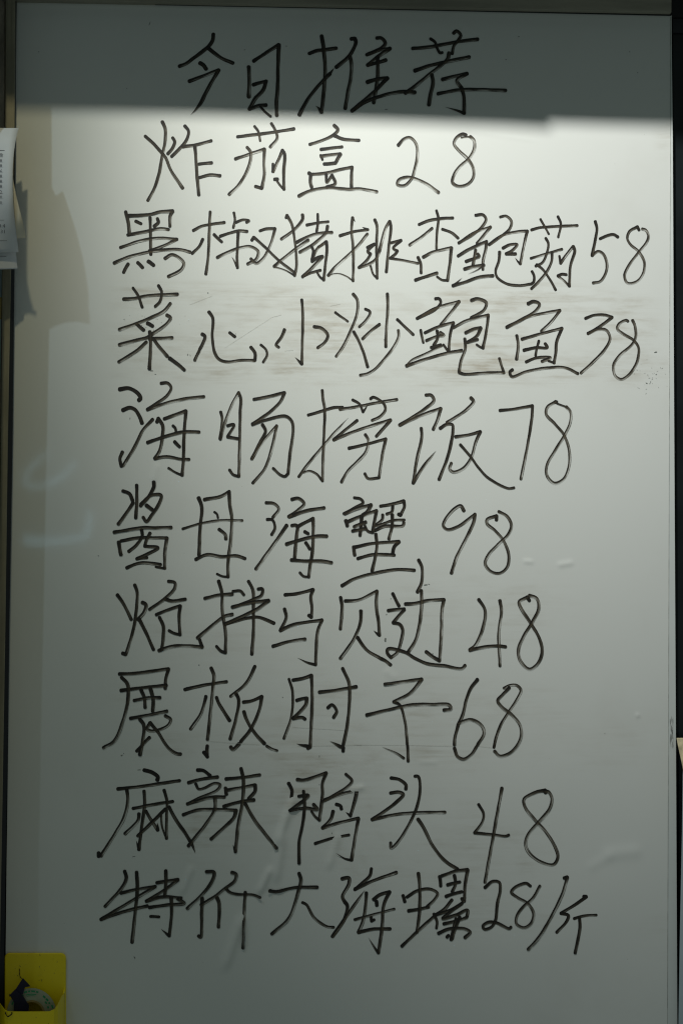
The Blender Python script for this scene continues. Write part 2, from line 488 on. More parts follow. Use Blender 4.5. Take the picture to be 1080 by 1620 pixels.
# ------------------------------------------------------------------ handwriting
INK = r'''
= heading line of four large characters, topmost on the board
今 270 40 6.1
405,85 400,140 365,195 320,235 220,310 150,362 85,390
355,215 410,260 480,310 590,358
278,358 310,378 338,415
178,532 300,485 455,425
t d.5 455,425 400,520 340,630 290,730 240,800 190,852
日 270 40 6.0
740,395 747,520 742,680
788,340 900,265 /1025,185 1018,400 1015,600 1003,740 1008,855
785,565 850,545 /905,530 880,610 800,700 /748,795 830,765 905,757
w24 850,770 900,825 950,865
推 460 40 6.0
175,268 240,243 300,235 430,218
292,102 308,200 322,350 325,450 305,700 /290,825
t w32 290,825 262,785 235,765
80,850 150,720 230,610 320,510 370,460
t w28 370,460 410,405
572,130 /605,125 615,160 575,260 520,325 430,398
560,300 572,350 570,480 540,640 515,790
815,122 860,122 895,170 860,215 720,280
740,272 840,235 /940,220 850,280 /728,378 800,360 900,330
820,300 825,400 820,520 785,735
725,540 820,512 /915,500 800,620 /580,812 700,730 860,670 980,640 1075,630 1175,637
荐 640 40 5.9
75,220 240,205 400,175 540,150 690,132
w28 243,128 285,160 310,225 335,262 355,258
w30 462,75 490,55 530,95 500,150 465,195 450,270
95,432 240,382 400,345 610,302
d.6 420,262 405,320 330,390 240,460 100,575 5,645
255,470 268,540 245,650 228,755
358,515 480,482 /590,458 495,525 /535,590 560,680 562,835
t w26 562,835 500,810 380,775
315,650 500,615 700,610 955,618
= line of three fried dish characters and the price 28, second from the top
炸 220 180 5.3
222,75 250,150 245,280 222,390 190,570 140,720 85,822
60,212 140,285 215,370 255,420 300,530 415,705
320,228 340,265 315,330 275,380
435,115 470,165 455,240 400,315 310,405
415,312 540,295 685,255
530,310 540,420 552,600 568,770
570,478 690,465
575,605 670,580 770,587
茄 350 180 5.2
155,218 250,205 420,185 690,142
w24 315,118 350,165 370,255
w28 475,92 515,160 530,230 465,315
d.7 135,428 260,385 410,335
410,335 405,450 408,580 /385,705 325,690
d.8 245,318 280,365 270,470 230,570 160,680 75,765
w26 490,475 492,548
d.7 490,548 540,440 580,345
580,345 600,380 592,560 595,715
w22 d.8 595,715 560,680 530,640
w30 505,620 535,620
盒 450 180 5.0
470,108 505,150 470,195 360,250 240,290
470,205 560,240 705,250
345,338 440,325 545,312
w24 342,392 360,433
d.7 345,402 430,390 /530,380 490,455
375,475 485,465
230,560 /250,575 400,560 540,525 /640,505 635,690
248,580 245,650 258,695
w28 395,575 400,650 /450,580 480,660 400,695
d.7 135,780 230,735 400,700 600,715 720,712 875,738
2 600 180 4.7
d.8 178,298 230,240 290,225 345,280 360,380 340,500 300,620 235,680 170,670 180,630 260,600 350,620 440,660 560,745
8 600 180 4.7
d.8 820,200 790,190 730,225 705,280 750,345 835,425 890,520 885,610 830,670 740,685 692,650 710,570 770,490 850,420 900,320 895,250 860,215
w14 d1 860,215 775,225
= line of eight characters and the price 58, third from the top
黑 170 320 5.3
175,90 200,200 210,300
205,128 400,115 500,90 /620,82 595,130 595,225
270,180 320,203
475,155 485,190 445,228
195,310 380,275 500,250 580,258
405,145 410,300 413,495
d.6 125,430 300,370 480,340 /660,350 540,410 400,462
d.7 65,577 200,520 400,470 560,450 700,450 785,472
198,585 155,665
288,572 335,620
388,560 440,598
d.7 548,533 610,498 680,525 725,580 700,640 580,705
椒 290 320 4.8
95,268 180,225 390,190
255,90 248,250 240,450 232,560 215,680
185,350 150,420 85,485
292,305 365,375
w25 480,98 490,170 475,240
w26 500,190 570,165 625,175 600,190
350,322 460,285 530,270 605,275
520,285 515,400 510,520 515,620
t w24 515,620 485,560 460,515
d.7 322,523 420,475 540,430 640,420 710,465 690,540 610,585
w26 d.6 727,270 780,252 /870,248 840,360 800,460 750,540 690,578 640,535
w26 650,360 /668,330 770,420 900,545 1060,670
猪 420 320 4.8
d.7 350,118 350,160 270,260 150,348
w26 195,145 /203,122 250,210 272,330 290,480 292,620 275,695
w14 d.9 275,695 200,650 85,612
d.8 82,608 160,540 300,430 405,358
w24 390,215 490,195 595,182
w24 495,112 495,200 485,275
d.7 295,378 400,325 500,295 630,285
d.7 588,225 570,290 480,375 420,420 325,472
w26 437,420 452,455 440,550
440,540 490,440 /575,372 582,440 570,560 552,735
w20 552,735 515,705 490,665
440,560 490,525 /540,512 450,610 /350,705 430,670 520,645
排 420 320 4.8
705,318 830,280 970,258
t w22 970,258 915,235
t w22 825,145 850,185
825,145 815,250 830,430 832,620 830,745
w14 d.9 830,745 770,705 710,680 650,680 600,698
d.95 595,695 650,625 770,515 840,450 895,390 965,300
w24 500,425 540,400
1035,165 1055,220 1052,400 1055,550 1058,720
w20 1058,720 1020,680 995,605
w28 965,430 /1032,395 970,465 /995,490 960,550 /885,620 970,590 1040,545 1080,460
d.95 1080,460 1110,340 1140,240 1175,180
1175,180 1188,230 1170,400 1145,660
w26 1190,385 /1285,360 1210,435 /1250,460 1230,490 1180,530
d.7 w24 1180,530 1300,550 1445,578
杏 640 320 4.9
135,210 220,175 330,155 455,147
w26 300,78 318,150 303,300 300,440
d.7 w27 258,245 170,320 45,405
w27 355,255 440,285 505,338
125,522 150,585 155,668
d.6 175,520 260,475 440,430
440,430 430,550 405,740
w20 405,740 350,735 305,705
100,738 180,710 305,670
鲍 640 320 4.8
w26 670,122 740,118 770,160 735,225 640,310 510,385
d.8 w24 515,382 660,285 812,232
d.7 812,232 750,310 685,390
505,508 600,450 775,370
775,370 765,450 740,560 740,635
580,560 650,535 705,512 690,490
670,450 660,520 645,600
565,632 650,610 750,595
t w14 750,595 690,640 600,680
t w20 455,790 500,755 542,715
455,790 560,760 700,710 835,695
w27 905,140 960,130 1010,180 995,250 930,310 800,405
d.8 w28 800,400 920,315 1060,280 1160,272
1160,272 1130,400 1095,585
w22 t 1095,585 1070,560 1045,525
930,435 990,405 1065,400 1020,455 /960,490 1050,490
w27 898,470 890,560 860,650 875,710 960,770 1080,790 1200,775
w25 1200,775 1222,755 1225,700 1205,655
菇 750 320 4.6
540,262 620,240 750,230 975,220
w22 625,160 665,230 705,300
w25 790,135 818,200 795,330
w26 675,340 700,390 680,500 640,575 580,605 
w24 590,590 650,640 720,740 770,830
w25 535,532 640,500 830,445
w27 d.7 735,480 730,560 690,650 620,740 540,820
w22 805,510 815,580
d.7 815,578 870,500 935,418
935,418 950,460 910,600 900,795
w22 d.7 900,795 850,745 790,700
790,698 830,682 870,685
5 870 320 4.7
425,182 440,250 420,380 395,505
d.7 395,505 450,465 500,490 535,580 520,680 470,750 405,765
w27 470,345 540,315 600,305 640,328
8 870 320 4.6
w25 d.7 840,262 /825,230 750,275 728,340 760,400 840,470 890,570 880,670 820,750 730,765 702,700 730,620 830,480 910,380 930,320 905,265 870,252
= line of six characters and the price 38 over the smudged band, fourth from the top
菜 170 445 5.4
d.5 155,168 240,165 400,135 665,122
w26 243,62 290,130 332,245
w28 485,40 515,100 500,190 455,238
d.8 597,210 540,280 400,350 250,410 115,458
275,400 345,462
380,397 430,425
d.8 565,320 598,345 560,405 420,505
d.5 420,505 380,530 250,565 115,602
d.6 400,545 520,540 615,535
403,478 410,600 400,830
d.7 370,575 290,650 110,765
440,550 500,630 570,710
590,730 660,780 730,840
心 290 445 4.9
178,500 205,520 180,600 155,645
w28 d.7 150,660 110,748
243,290 280,350 275,520 300,680 340,740 420,765 540,750 680,750
680,750 680,680 640,625
440,488 490,525
w25 735,603 785,650 795,700 758,768
小 410 445 4.8
d.7 240,458 210,530 160,605 185,625
403,175 412,280 412,450 408,600 405,785
t 405,785 375,755 340,720
520,430 590,445 650,510 620,580 555,630
炒 510 445 4.8
d.7 290,120 330,180 325,310 270,460 200,610 130,712
w22 120,295 240,380
w25 405,262 450,290 420,360 348,432
295,478 340,560 390,680 428,812
d.7 540,408 470,460 380,545
615,118 618,250 605,450 600,620
t w20 600,620 582,545
w26 708,362 780,430 860,505
d.9 718,465 720,530 670,630 600,720 500,830 430,875 358,892
鲍 630 445 4.8
350,165 385,165 400,200 350,265 175,352
d.8 180,350 340,260 575,190
d.6 575,190 500,290 400,415
w26 210,463 235,580
250,488 380,430 520,390
520,390 490,500 478,655
265,562 370,520 430,512 395,485
365,470 370,540 335,605
310,628 400,602
w20 425,600 465,655
w22 d.8 410,610 250,690 130,745 75,802
d.6 75,802 250,740 440,685 600,655
690,180 750,165 830,200 810,270 690,345
d.8 520,440 640,375 850,318
850,318 840,420 820,540 800,632
w20 800,632 770,620 740,600
635,488 720,450 /780,440 740,520 /650,578 750,552
628,545 632,640 590,760 575,860
d.6 575,865 620,880 800,870 1000,865
w24 1000,865 980,810 955,730
鱼 790 445 4.9
268,212 320,190 375,215 340,280 220,355 65,435
d.8 75,430 280,335 570,275
d.7 570,275 500,370 395,475
160,515 175,600 160,740
d.6 210,550 380,500 590,445
590,445 540,570 530,680 515,775
w20 515,775 460,755
228,655 340,630 450,628 /430,592
w26 370,565 350,640 340,705
250,765 350,725 480,725 400,760
120,838 95,860 115,905 240,860 420,825 620,820 740,875
3 790 445 4.7
812,352 900,320 1000,320 /1065,340 960,420 835,495
d.7 835,495 930,455 1010,465 1045,540 1000,640 900,750 770,870
8 870 465 4.5
d.7 735,258 720,248 650,285 635,330 700,385 790,440 835,510 830,610 800,690 740,770 670,810 610,770 600,670 650,590 780,470 808,400 800,300 778,250
= line of four characters and the price 78, fifth from the top
海 170 600 5.4
w40 d.1 118,95 200,85 270,115 310,160 315,185 300,198
w36 d.1 148,293 210,270 265,290 305,350 330,415
d.6 430,380 340,480 260,640 150,820
135,825 120,750 143,690
w30 510,38 570,35 605,80 570,150 480,220 380,285
d.6 380,288 560,225 740,185 915,165
470,405 /485,370 525,440 520,560 495,680 450,750
450,752 560,735 700,758 775,760
d.6 540,375 650,335 745,300
745,300 735,420 725,600 722,750 710,910
w22 710,910 640,880 580,843
w25 622,440 645,465 650,490
638,592 685,640
382,600 540,545 720,500 870,500
肠 320 600 5.0
175,310 190,380 170,565
d.8 w27 172,570 210,430 280,240 345,125
345,125 365,180 360,300 355,600 350,800 348,920
w27 348,920 295,905 258,860
w27 240,440 300,430 /240,545 335,562
490,190 620,165 780,125
780,125 740,210 640,310 475,425
475,428 620,380 790,350 850,400 860,500 830,720 815,880
w27 815,890 785,920 740,905 672,845
570,430 600,490 550,590 470,755
d.8 w27 475,750 560,610 705,440
d.6 705,440 690,520 650,690 590,850 480,985
捞 460 600 4.9
165,340 300,300 400,270 490,265
d.7 465,285 600,265 800,225 1005,192
297,105 305,190 320,280 315,500 305,750 300,965
w22 d.8 300,965 245,900 180,870 120,885
t d.95 w27 75,925 150,820 300,640 420,500 545,365
w25 585,195 650,235 685,310
t w20 685,310 735,230
w27 755,185 780,170 880,230 895,290 850,350 770,390
628,390 540,460 410,570
d.7 405,575 640,480 945,385
945,385 890,450 810,540
550,655 700,620 900,565
900,565 870,700 835,935
w26 835,935 730,940 700,895
d.8 705,525 735,580 710,690 620,790 540,870 480,975
饭 630 600 5.0
d.7 260,150 310,150 335,200 250,280 10,435
d.7 15,435 220,340 400,275
400,275 370,380 330,475
215,465 220,550 170,780 140,985
t d.7 140,985 220,850 355,680
d.8 685,175 710,210 640,290 460,410
395,465 450,430 510,430 515,500 470,720 385,950
540,545 650,530 775,495
d.7 775,495 730,600 690,740 620,840 520,880 485,850 500,795
w26 585,620 680,730 760,840 850,935 1040,1035 1095,1028
7 750 600 4.8
240,295 350,285 550,250
d.5 550,250 545,350 500,640 440,945
8 750 600 4.6
d.8 780,218 /765,212 690,265 680,330 760,420 850,530 900,690 890,850 840,950 760,985 690,920 685,820 760,680 860,520 910,400 910,310 870,260
w16 d1 870,260 785,230
= line of four sauce and crab characters and the price 98, sixth from the top
酱 170 755 5.2
d.2 278,75 280,230 270,385
d.2 148,130 210,155 240,220
245,240 180,340 105,445
d.2 440,45 440,90 380,200 315,270
320,255 420,170 510,170 500,230 420,360 370,420 340,380
370,265 430,310
65,522 330,480 460,480 605,475
108,615 130,735
130,605 300,575 450,575 /565,575 545,720 545,865
w22 545,865 460,850
325,500 330,560 280,640 205,705
405,530 370,600 /355,655 480,670 /280,775 375,762
185,860 300,815 400,815 505,830
母 270 755 5.2
265,195 295,280 280,480 270,740
320,212 480,180 555,135
555,135 560,250 580,390 570,600 545,800 545,945
w20 545,945 490,940 440,918
w20 415,330 440,350 450,385
460,495 520,545 525,585
d.6 w24 115,490 280,440 470,410 680,410
240,780 340,735 500,755 620,745 705,770
海 400 755 5.2
w28 125,242 200,250 245,300 190,380
w26 135,400 185,405 210,480 178,545
d.7 320,455 250,560 130,730 30,870
370,210 430,200 485,250 430,310 340,375
345,375 500,320 675,290
370,458 410,455 /425,470 410,600 395,770
430,465 570,390
570,390 572,500 565,700 540,850 530,945
w22 530,945 480,940 445,905
w25 490,515 525,535
w26 500,620 540,680
318,635 480,585 600,560 700,558
365,785 500,795 640,795 745,810
蟹 530 765 5.0
w25 180,133 240,145 265,180 200,220 80,285
90,285 200,240 340,200
340,200 300,270 260,300
100,350 115,400
120,360 240,310 390,255
390,255 375,340 355,460
w22 355,465 310,450 280,400
250,310 245,400 235,490
290,365 180,410
165,450 290,425
430,215 540,195 /650,165 655,220 /620,300 600,290
545,215 535,270 490,290
w26 450,295 445,340 380,400 /540,350 655,345
375,445 470,405 640,400 /650,370
540,295 540,390 510,525
175,600 185,680
185,605 340,570 /605,550 560,600 545,660
215,712 350,675 560,678
385,480 395,600 375,720 350,830
65,970 180,905 400,845 600,815 750,822
790,725 820,790 820,930 780,1030
9 670 765 4.9
d.6 380,258 350,210 290,240 210,330 185,400 220,435 320,410 485,290
d.6 485,290 470,370 390,540 310,700 262,850
8 670 765 4.7
d.6 688,345 /690,305 600,340 600,380 680,450 760,550 805,680 790,790 720,850 630,830 582,760 610,680 700,580 800,480 830,400 790,310 710,265
= line of five characters and the price 48, seventh from the top
炝 180 900 5.1
200,152 222,220 212,420 190,560 130,770 /115,812 85,800
35,247 80,310 130,400 168,480
272,318 305,340 290,410 230,480
240,475 300,590 378,765
520,118 580,130 580,180 500,270 340,385
490,285 550,305 680,288
d.3 405,435 510,390 630,350
630,350 620,460 630,625
w26 630,625 570,610 525,585
435,460 470,540 470,650 455,770
d.6 430,775 560,735 700,730 840,740
840,740 815,670
拌 300 900 5.1
d.5 75,655 200,550 330,450 405,430
145,280 270,250 405,238
275,115 305,220 310,400 340,600 340,795
w27 340,795 300,780 255,735
w25 410,212 480,208 515,245
w28 650,190 690,190 680,250 600,290 410,365
405,362 580,320 /750,300 640,380 /330,525 560,465 660,460 800,515
558,118 600,200 605,400 605,600 590,810
马 420 900 5.1
185,248 300,235 450,195
450,195 430,260 440,380 /435,460 410,440
180,380 195,460 140,585
140,585 260,530 535,485
535,485 495,590 480,750 475,910
t w26 475,910 400,890 305,845
70,735 220,690 375,665
贝 420 900 5.1
712,270 725,360 710,570
755,305 880,295 1055,210
1055,210 1050,350 1070,500 1080,630
w26 t 1080,630 1025,585
d.5 903,398 900,500 840,660 710,850
870,650 960,770 1085,845
d.6 1095,852 1140,875 1185,910
边 570 900 5.1
d.2 305,235 365,350
262,395 415,380
415,385 310,510
310,512 370,525 400,580 380,700 350,790 /290,840 255,800 260,760 420,790 520,850 640,900 800,920 960,945 990,915
425,332 500,330 640,300 790,290
d.7 790,290 770,400 768,560 750,870
750,870 680,830 622,785
d.6 575,205 580,330 560,520 520,680 455,785
4 700 910 5.0
d.7 340,230 400,330 385,480 310,660 255,708
255,710 400,680 520,670 595,678
d.7 540,240 555,330 530,560 542,858
8 700 910 4.8
d.6 820,240 /800,205 725,250 730,290 830,450 920,610 940,740 890,850 820,890 740,820 715,720 760,590 850,440 910,310 890,220 820,190
= line of four characters and the price 68, eighth from the top
展 150 1040 5.2
235,158 400,150 700,108
700,108 675,200 670,295
250,315 480,285 680,265
d.6 255,190 310,250 315,400 270,600 190,790 85,858
440,310 470,380 480,475
530,300 555,400 550,510
375,410 500,385 620,382
340,580 520,545 685,510
430,590 465,640 455,800 430,925
400,890 520,760
d.6 670,555 720,590 690,650 540,700 500,680 525,620
525,620 600,710 700,860 780,915 815,918
板 280 1040 5.1
75,305 250,265 470,230
d.6 325,100 350,170 340,300 310,600 290,780
d.6 288,840 285,930
290,945 255,900
d.6 275,370 230,530 130,680
w30 375,380 395,430 500,600
740,85 660,240 510,370
560,345 585,400 560,580 505,775
630,425 700,415 805,370
805,370 780,500 700,680 605,800
d.9 590,820 530,875 510,850
635,515 660,590 740,720 830,818
d1 w24 850,840 900,870 950,885
肘 420 1040 5.0
w25 222,205 255,320 245,560 175,770
260,215 350,200 435,170
435,170 442,400 430,700 425,838
d.9 425,850 400,862
t 400,842 350,835 295,820
295,408 /390,385 380,450 260,580
260,580 350,570 375,585
510,330 640,315 860,278
730,105 790,240 795,420 770,670 735,835
w28 738,855 735,890
t 715,850 670,825 610,795
590,478 630,450 675,510 645,570
子 560 1050 5.0
d.6 290,195 470,170 640,145
d.6 640,145 540,270 375,362
w26 375,362 430,390 480,540 500,720 503,765
w26 505,780 512,925
t d.9 w24 470,895 400,850 265,790
d.6 118,488 330,435 550,390 750,385 900,390 915,430 850,440
6 690 1050 4.7
388,148 320,240 280,350 250,480 205,580
d.8 205,580 175,700 170,770
w27 170,800 200,880 260,905 330,860 380,785
d.8 390,770 450,660 430,590 330,530 215,560
8 690 1050 4.7
d.7 690,225 620,300 580,350 620,410 720,490 790,580 805,670 770,770 690,850 600,875 550,830
d.8 545,795 560,720 610,580 690,450 780,310 800,250 760,205 700,205 640,232
= line of four characters and the price 48, ninth from the top
麻 140 1200 5.2
d.1 w36 530,110 600,130 660,175 655,205
d.3 w33 280,290 500,265 865,210
d.7 365,300 375,400 340,560 250,720 120,925
100,930 98,895
528,310 535,430 510,620 480,865
t w24 480,865 455,780
425,475 600,440 800,408
d.7 480,525 470,590 350,715
545,500 600,590 660,680
t w28 660,680 655,610
w27 718,300 745,400 742,560 742,760
w20 742,760 700,650 690,540
730,480 620,590 470,735
765,460 830,580 920,710 970,790
d.7 t 970,790 1015,900
辣 270 1200 5.2
d.1 255,110 310,115 375,160
170,230 300,195 445,175
w27 238,240 265,290 320,280 420,235 470,250 440,300 280,370 160,432
160,432 380,370 510,365
d.5 120,535 250,490 450,485 620,490
620,490 600,560 500,660 385,765
d.8 420,370 420,480 350,600 170,830
525,195 680,180 845,155
520,280 530,340
d.6 540,300 680,275 800,250
800,250 800,310 740,380
505,455 640,415 790,392
668,95 690,200 680,420 640,640 615,885
w24 t 615,885 592,820
705,425 800,590 900,720 1005,850
鸭 430 1205 5.1
d.2 158,205 190,270 185,340
d.6 240,170 300,175 515,105
515,105 480,200 480,300 460,480 450,555
w22 450,555 410,520 375,470
255,328 345,320 /300,370 170,465
170,465 320,440 430,452 /395,405
d.2 300,280 310,420 290,600 260,750 258,965
w26 700,118 760,180 700,250 600,310 480,380
d.7 500,365 650,310 805,270
805,270 790,350 745,515
t w24 745,515 700,480
w28 610,405 650,420 660,450
580,470 560,540 480,630
d.6 480,630 600,590 820,535
820,540 800,650 755,935
t w25 755,935 690,920 608,868
w26 410,778 560,730 730,695
头 560 1210 5.1
d.2 350,125 430,140 490,190 490,230
345,268 420,258 465,280 380,370 170,520
d.7 170,520 400,470 600,455 860,450
w28 575,108 605,110 625,200 600,380 500,600 400,750 350,790 345,740
605,515 660,600 740,760 860,910 980,990
4 730 1230 5.0
w26 158,255 205,340 195,420 120,525
w26 120,525 270,540 420,555 445,545
d.7 w31 380,100 340,320 290,600 220,995
8 730 1230 4.8
d.8 795,145 /790,120 700,140 590,205 600,280 700,410 800,520 890,670 910,760 870,825 770,810 650,730 605,640 630,540 730,420 830,300 855,200 820,135 780,130
= bottom line of five characters with the price 28 and a slash
特 140 1360 5.2
345,110 360,170 330,250 160,445
310,318 450,285 /635,255 480,350 120,568
120,568 350,490 560,440
458,120 465,270 445,500 415,785
650,220 750,205 /850,190 750,270 550,395
550,395 700,355 880,365
735,105 735,230 725,345
580,455 750,430 910,415 850,375
w27 590,540 670,543
785,355 790,500 768,725
t w26 768,725 690,660
价 270 1360 5.2
d.5 340,115 410,120 400,190 310,320 160,465
300,365 295,500 285,740 265,725
d.6 580,122 620,140 610,200 520,270 420,350 290,430
w27 520,270 560,310 640,330 780,335 850,360
440,360 460,420 455,640
708,310 700,450 688,840
大 400 1360 5.2
160,298 220,305 400,265 610,262
d.6 438,130 455,190 420,340 340,560 180,705
w28 470,408 510,430 580,550 700,635 765,642
海 520 1360 5.2
w33 125,182 190,175 190,230 130,350 /150,400 175,440 150,560 35,730
t d.6 45,715 180,520 340,290
w28 403,85 390,150 330,210 245,285
d.5 250,280 420,200 640,122
355,315 350,420 325,580 280,690
280,690 420,660 580,657
425,380 480,335 575,305
575,305 520,430 505,640 470,885
t w26 470,885 430,830 375,740
450,395 455,435
w26 400,545 /405,585 430,570
d.6 w26 245,570 430,520 620,468
螺 620 1360 5.0
w28 102,340 120,400
140,355 240,295 360,280 430,320 400,380 330,450
155,487 260,470 345,450
d.5 248,130 260,250 260,480 235,690
92,822 230,690 395,540
565,382 500,465 400,535
450,160 460,250
470,155 600,110 715,95
715,95 690,250 680,400 /660,370
590,150 600,230 570,305
525,240 640,212
510,350 660,305
w26 395,515 425,590 420,650
410,525 560,475 /660,415 480,560 /620,520 715,480 /710,540
490,610 620,580 705,548
605,560 580,660 560,760
640,545 590,680 570,750
440,700 530,660 680,655 740,690 690,740
520,735 535,720
2 780 1360 4.9
-80,265 -10,208 55,215 65,280 35,430 20,570 -20,640 -85,660 -100,630 -50,595 30,600 150,655 165,640
8 780 1360 4.8
d.6 350,250 310,225 210,260 170,310 230,360 330,420 380,510 360,600 290,645 220,610 220,540 280,450 370,370 440,250
/ 780 1360 5.1
d.7 670,175 /700,165 660,310 560,520 430,740 330,852
斤 780 1360 5.0
855,350 /880,350 800,410 640,510
640,510 710,530 690,590 600,690
d.7 w26 765,560 850,535 975,525
815,550 820,640 775,885
'''


def spline(pts, step=2.0):
    """Centripetal-ish Catmull-Rom through the points, sampled about every step units."""
    p = np.array(pts, float)
    if len(p) == 2:
        k = max(2, int(np.hypot(*(p[1] - p[0])) / step))
        t = np.linspace(0, 1, k + 1)[:, None]
        d = p[1] - p[0]; nn = np.array([-d[1], d[0]]) * random.uniform(-.025, .025)
        return p[0] + d * t + nn * (4 * t * (1 - t))
    q = np.vstack([2 * p[0] - p[1], p, 2 * p[-1] - p[-2]])
    out = []
    for i in range(1, len(q) - 2):
        a, b, c, d = q[i - 1], q[i], q[i + 1], q[i + 2]
        t0 = 0.0
        t1_ = t0 + max(1e-6, np.hypot(*(b - a))) ** .5
        t2 = t1_ + max(1e-6, np.hypot(*(c - b))) ** .5
        t3 = t2 + max(1e-6, np.hypot(*(d - c))) ** .5
        k = max(2, int(np.hypot(*(c - b)) / step))
        for j in range(k):
            t = t1_ + (t2 - t1_) * j / k
            A1 = (t1_ - t) / (t1_ - t0) * a + (t - t0) / (t1_ - t0) * b
            A2 = (t2 - t) / (t2 - t1_) * b + (t - t1_) / (t2 - t1_) * c
            A3 = (t3 - t) / (t3 - t2) * c + (t - t2) / (t3 - t2) * d
            B1 = (t2 - t) / (t2 - t0) * A1 + (t - t0) / (t2 - t0) * A2
            B2 = (t3 - t) / (t3 - t1_) * A2 + (t - t1_) / (t3 - t1_) * A3
            out.append((t2 - t) / (t2 - t1_) * B1 + (t - t1_) / (t2 - t1_) * B2)
    out.append(p[-1])
    return np.array(out)


ACROSS = np.array([-1, -.8, -.45, 0, .45, .8, 1.0])
level = 0


def board_height(px, py):
    """How far the dented sheet stands proud at a pixel, in millimetres."""
    j = int(np.clip((px - PX[0, 0]) / (PX[0, -1] - PX[0, 0]) * (NX - 1), 0, NX - 1))
    i = int(np.clip((py - PY[0, 0]) / (PY[-1, 0] - PY[0, 0]) * (NZ - 1), 0, NZ - 1))
    return hgt[max(0, i - 1):i + 2, max(0, j - 1):j + 2].max()


def ribbon(V, F, UV, INKA, pts, diam, dry, taper):
    """Lay one marker stroke on the board: a band with round ends, slightly uneven."""
    global level
    level += 1
    lift = 0.30 + 0.014 * (level % 40)
    c = spline(pts, 1.5)
    seg = np.hypot(*(np.diff(c, axis=0)).T)
    c = c[np.concatenate([[True], seg > 1e-4])]
    s = np.concatenate([[0], np.cumsum(np.hypot(*(np.diff(c, axis=0)).T))])
    L = s[-1]
    tan = np.gradient(c, axis=0); tan /= np.linalg.norm(tan, axis=1)[:, None] + 1e-9
    r = diam / 2.0
    # round caps: extra rows beyond both ends
    caps = [(-1, .0), (-.92, .39), (-.72, .69), (-.38, .92)]
    rows = []
    for q, w in caps: rows.append((c[0] + tan[0] * q * r * .9, tan[0], q * r * .9, w))
    for i in range(len(c)): rows.append((c[i], tan[i], s[i], 1.0))
    if not taper:
        for q, w in caps[::-1]: rows.append((c[-1] - tan[-1] * q * r * .9, tan[-1], L - q * r * .9, w))
    ph = random.uniform(0, 50)
    wob = lambda a: (1 + .06 * math.sin(a / 11.0 + ph) + .04 * math.sin(a / 3.7 + 2 * ph)) * (.95 + .13 * math.exp(-max(0, a) / 7.0) + .10 * math.exp(-max(0, L - a) / 4.0))
    k0 = len(V); na = len(ACROSS)
    spd = 1.0 if L > 45 else 0.55 + 0.45 * L / 45
    for (p, t, a, w) in rows:
        f = min(1, max(0, a / max(L, 1e-6)))
        if taper: w = w * (max(0.08, 1 - max(0.0, (f - .66) / .34) ** 1.6) if L > 45 else max(0.06, 1 - f ** 1.6))
        nn = np.array([-t[1], t[0]])
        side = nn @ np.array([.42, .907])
        hh = board_height(p[0], p[1]) + lift + 0.00035 * a
        start = min(1, max(0, (a - 2) / 12)); end = min(1, max(0, (L - a - 1.0) / 4.5))
        if taper: end = 1
        dr = dry * spd * (.28 + .72 * start) * (.35 + .65 * end) * (.65 + .35 * f + .3 * math.sin(a / 23.0 + ph * 3))
        for u in ACROSS:
            q = p + nn * (u * r * w * wob(a + 3 * u))
            V.append(P(q[0], q[1], hh))
            UV.append((a / 10.0 + ph, u * .5 + .5))
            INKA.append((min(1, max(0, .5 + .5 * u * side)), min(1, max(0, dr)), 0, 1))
    for i in range(len(rows) - 1):
        for j in range(na - 1):
            a = k0 + i * na + j
            F.append((a, a + 1, a + na + 1, a + na))


digits = set('0123456789')
cur, buf, char = None, [], None
nline, thick = 0, 1.0


def flush():
    global buf, char
    if char is None: return
    nm, x0_, y0_, diam = char
    V, F, UV, IA = [], [], [], []
    for st in buf:
        tok = st.split()
        d, dry, tp = diam, None, False
        segs = [[]]
        for t in tok:
            if t[0] == 'w': d = float(t[1:]) / 6.0
            elif t[0] == 'd': dry = float(t[1:])
            elif t == 't': tp = True
            else:
                cor = t.startswith('/')
                a, b = t.lstrip('/').split(',')
                q = (x0_ + float(a) / 6.0, y0_ + float(b) / 6.0)
                if cor and segs[-1]:
                    segs[-1].append(q); segs.append([q])
                else: segs[-1].append(q)
        segs = [s_ for s_ in segs if len(s_) > 1]
        for k, s_ in enumerate(segs):
            dd = dry if dry is not None else random.uniform(.25, .50)
            ribbon(V, F, UV, IA, s_, d * thick * random.uniform(.97, 1.05), dd, tp and k == len(segs) - 1)
    name = 'handwritten_digit' if nm in digits else ('slash_mark' if nm == '/' else 'handwritten_character')
    # every face must look out of the board
    VA = np.array(V)
    F2 = []
    for f in F:
        p0, p1, p2 = VA[f[0]], VA[f[1]], VA[f[2]]
        ny = np.cross(p1 - p0, p2 - p0)[1]
        F2.append(f if ny < 0 else f[::-1])
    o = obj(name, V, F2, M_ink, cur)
    me = o.data
    uvl = me.uv_layers.new(name='stroke')
    li = np.empty(len(me.loops), dtype=np.int32); me.loops.foreach_get('vertex_index', li)
    uvl.data.foreach_set('uv', np.array(UV)[li].ravel())
    ca = me.attributes.new('ink', 'FLOAT_COLOR', 'POINT')
    ca.data.foreach_set('color', np.array(IA, dtype=np.float32).ravel())
    buf, char = [], None


for ln in INK.strip().splitlines():
    ln = ln.strip()
    if not ln: continue
    if ln.startswith('='):
        flush()
        cur = holder('writing_line', board, ln[1:].strip())
        nline += 1
        thick = 1.0 if nline < 6 else 1.06
    else:
        tk = ln.split()
        if len(tk) == 4 and ',' not in ln:
            flush()
            char = (tk[0], float(tk[1]), float(tk[2]), float(tk[3]))
        else:
            buf.append(ln)
flush()

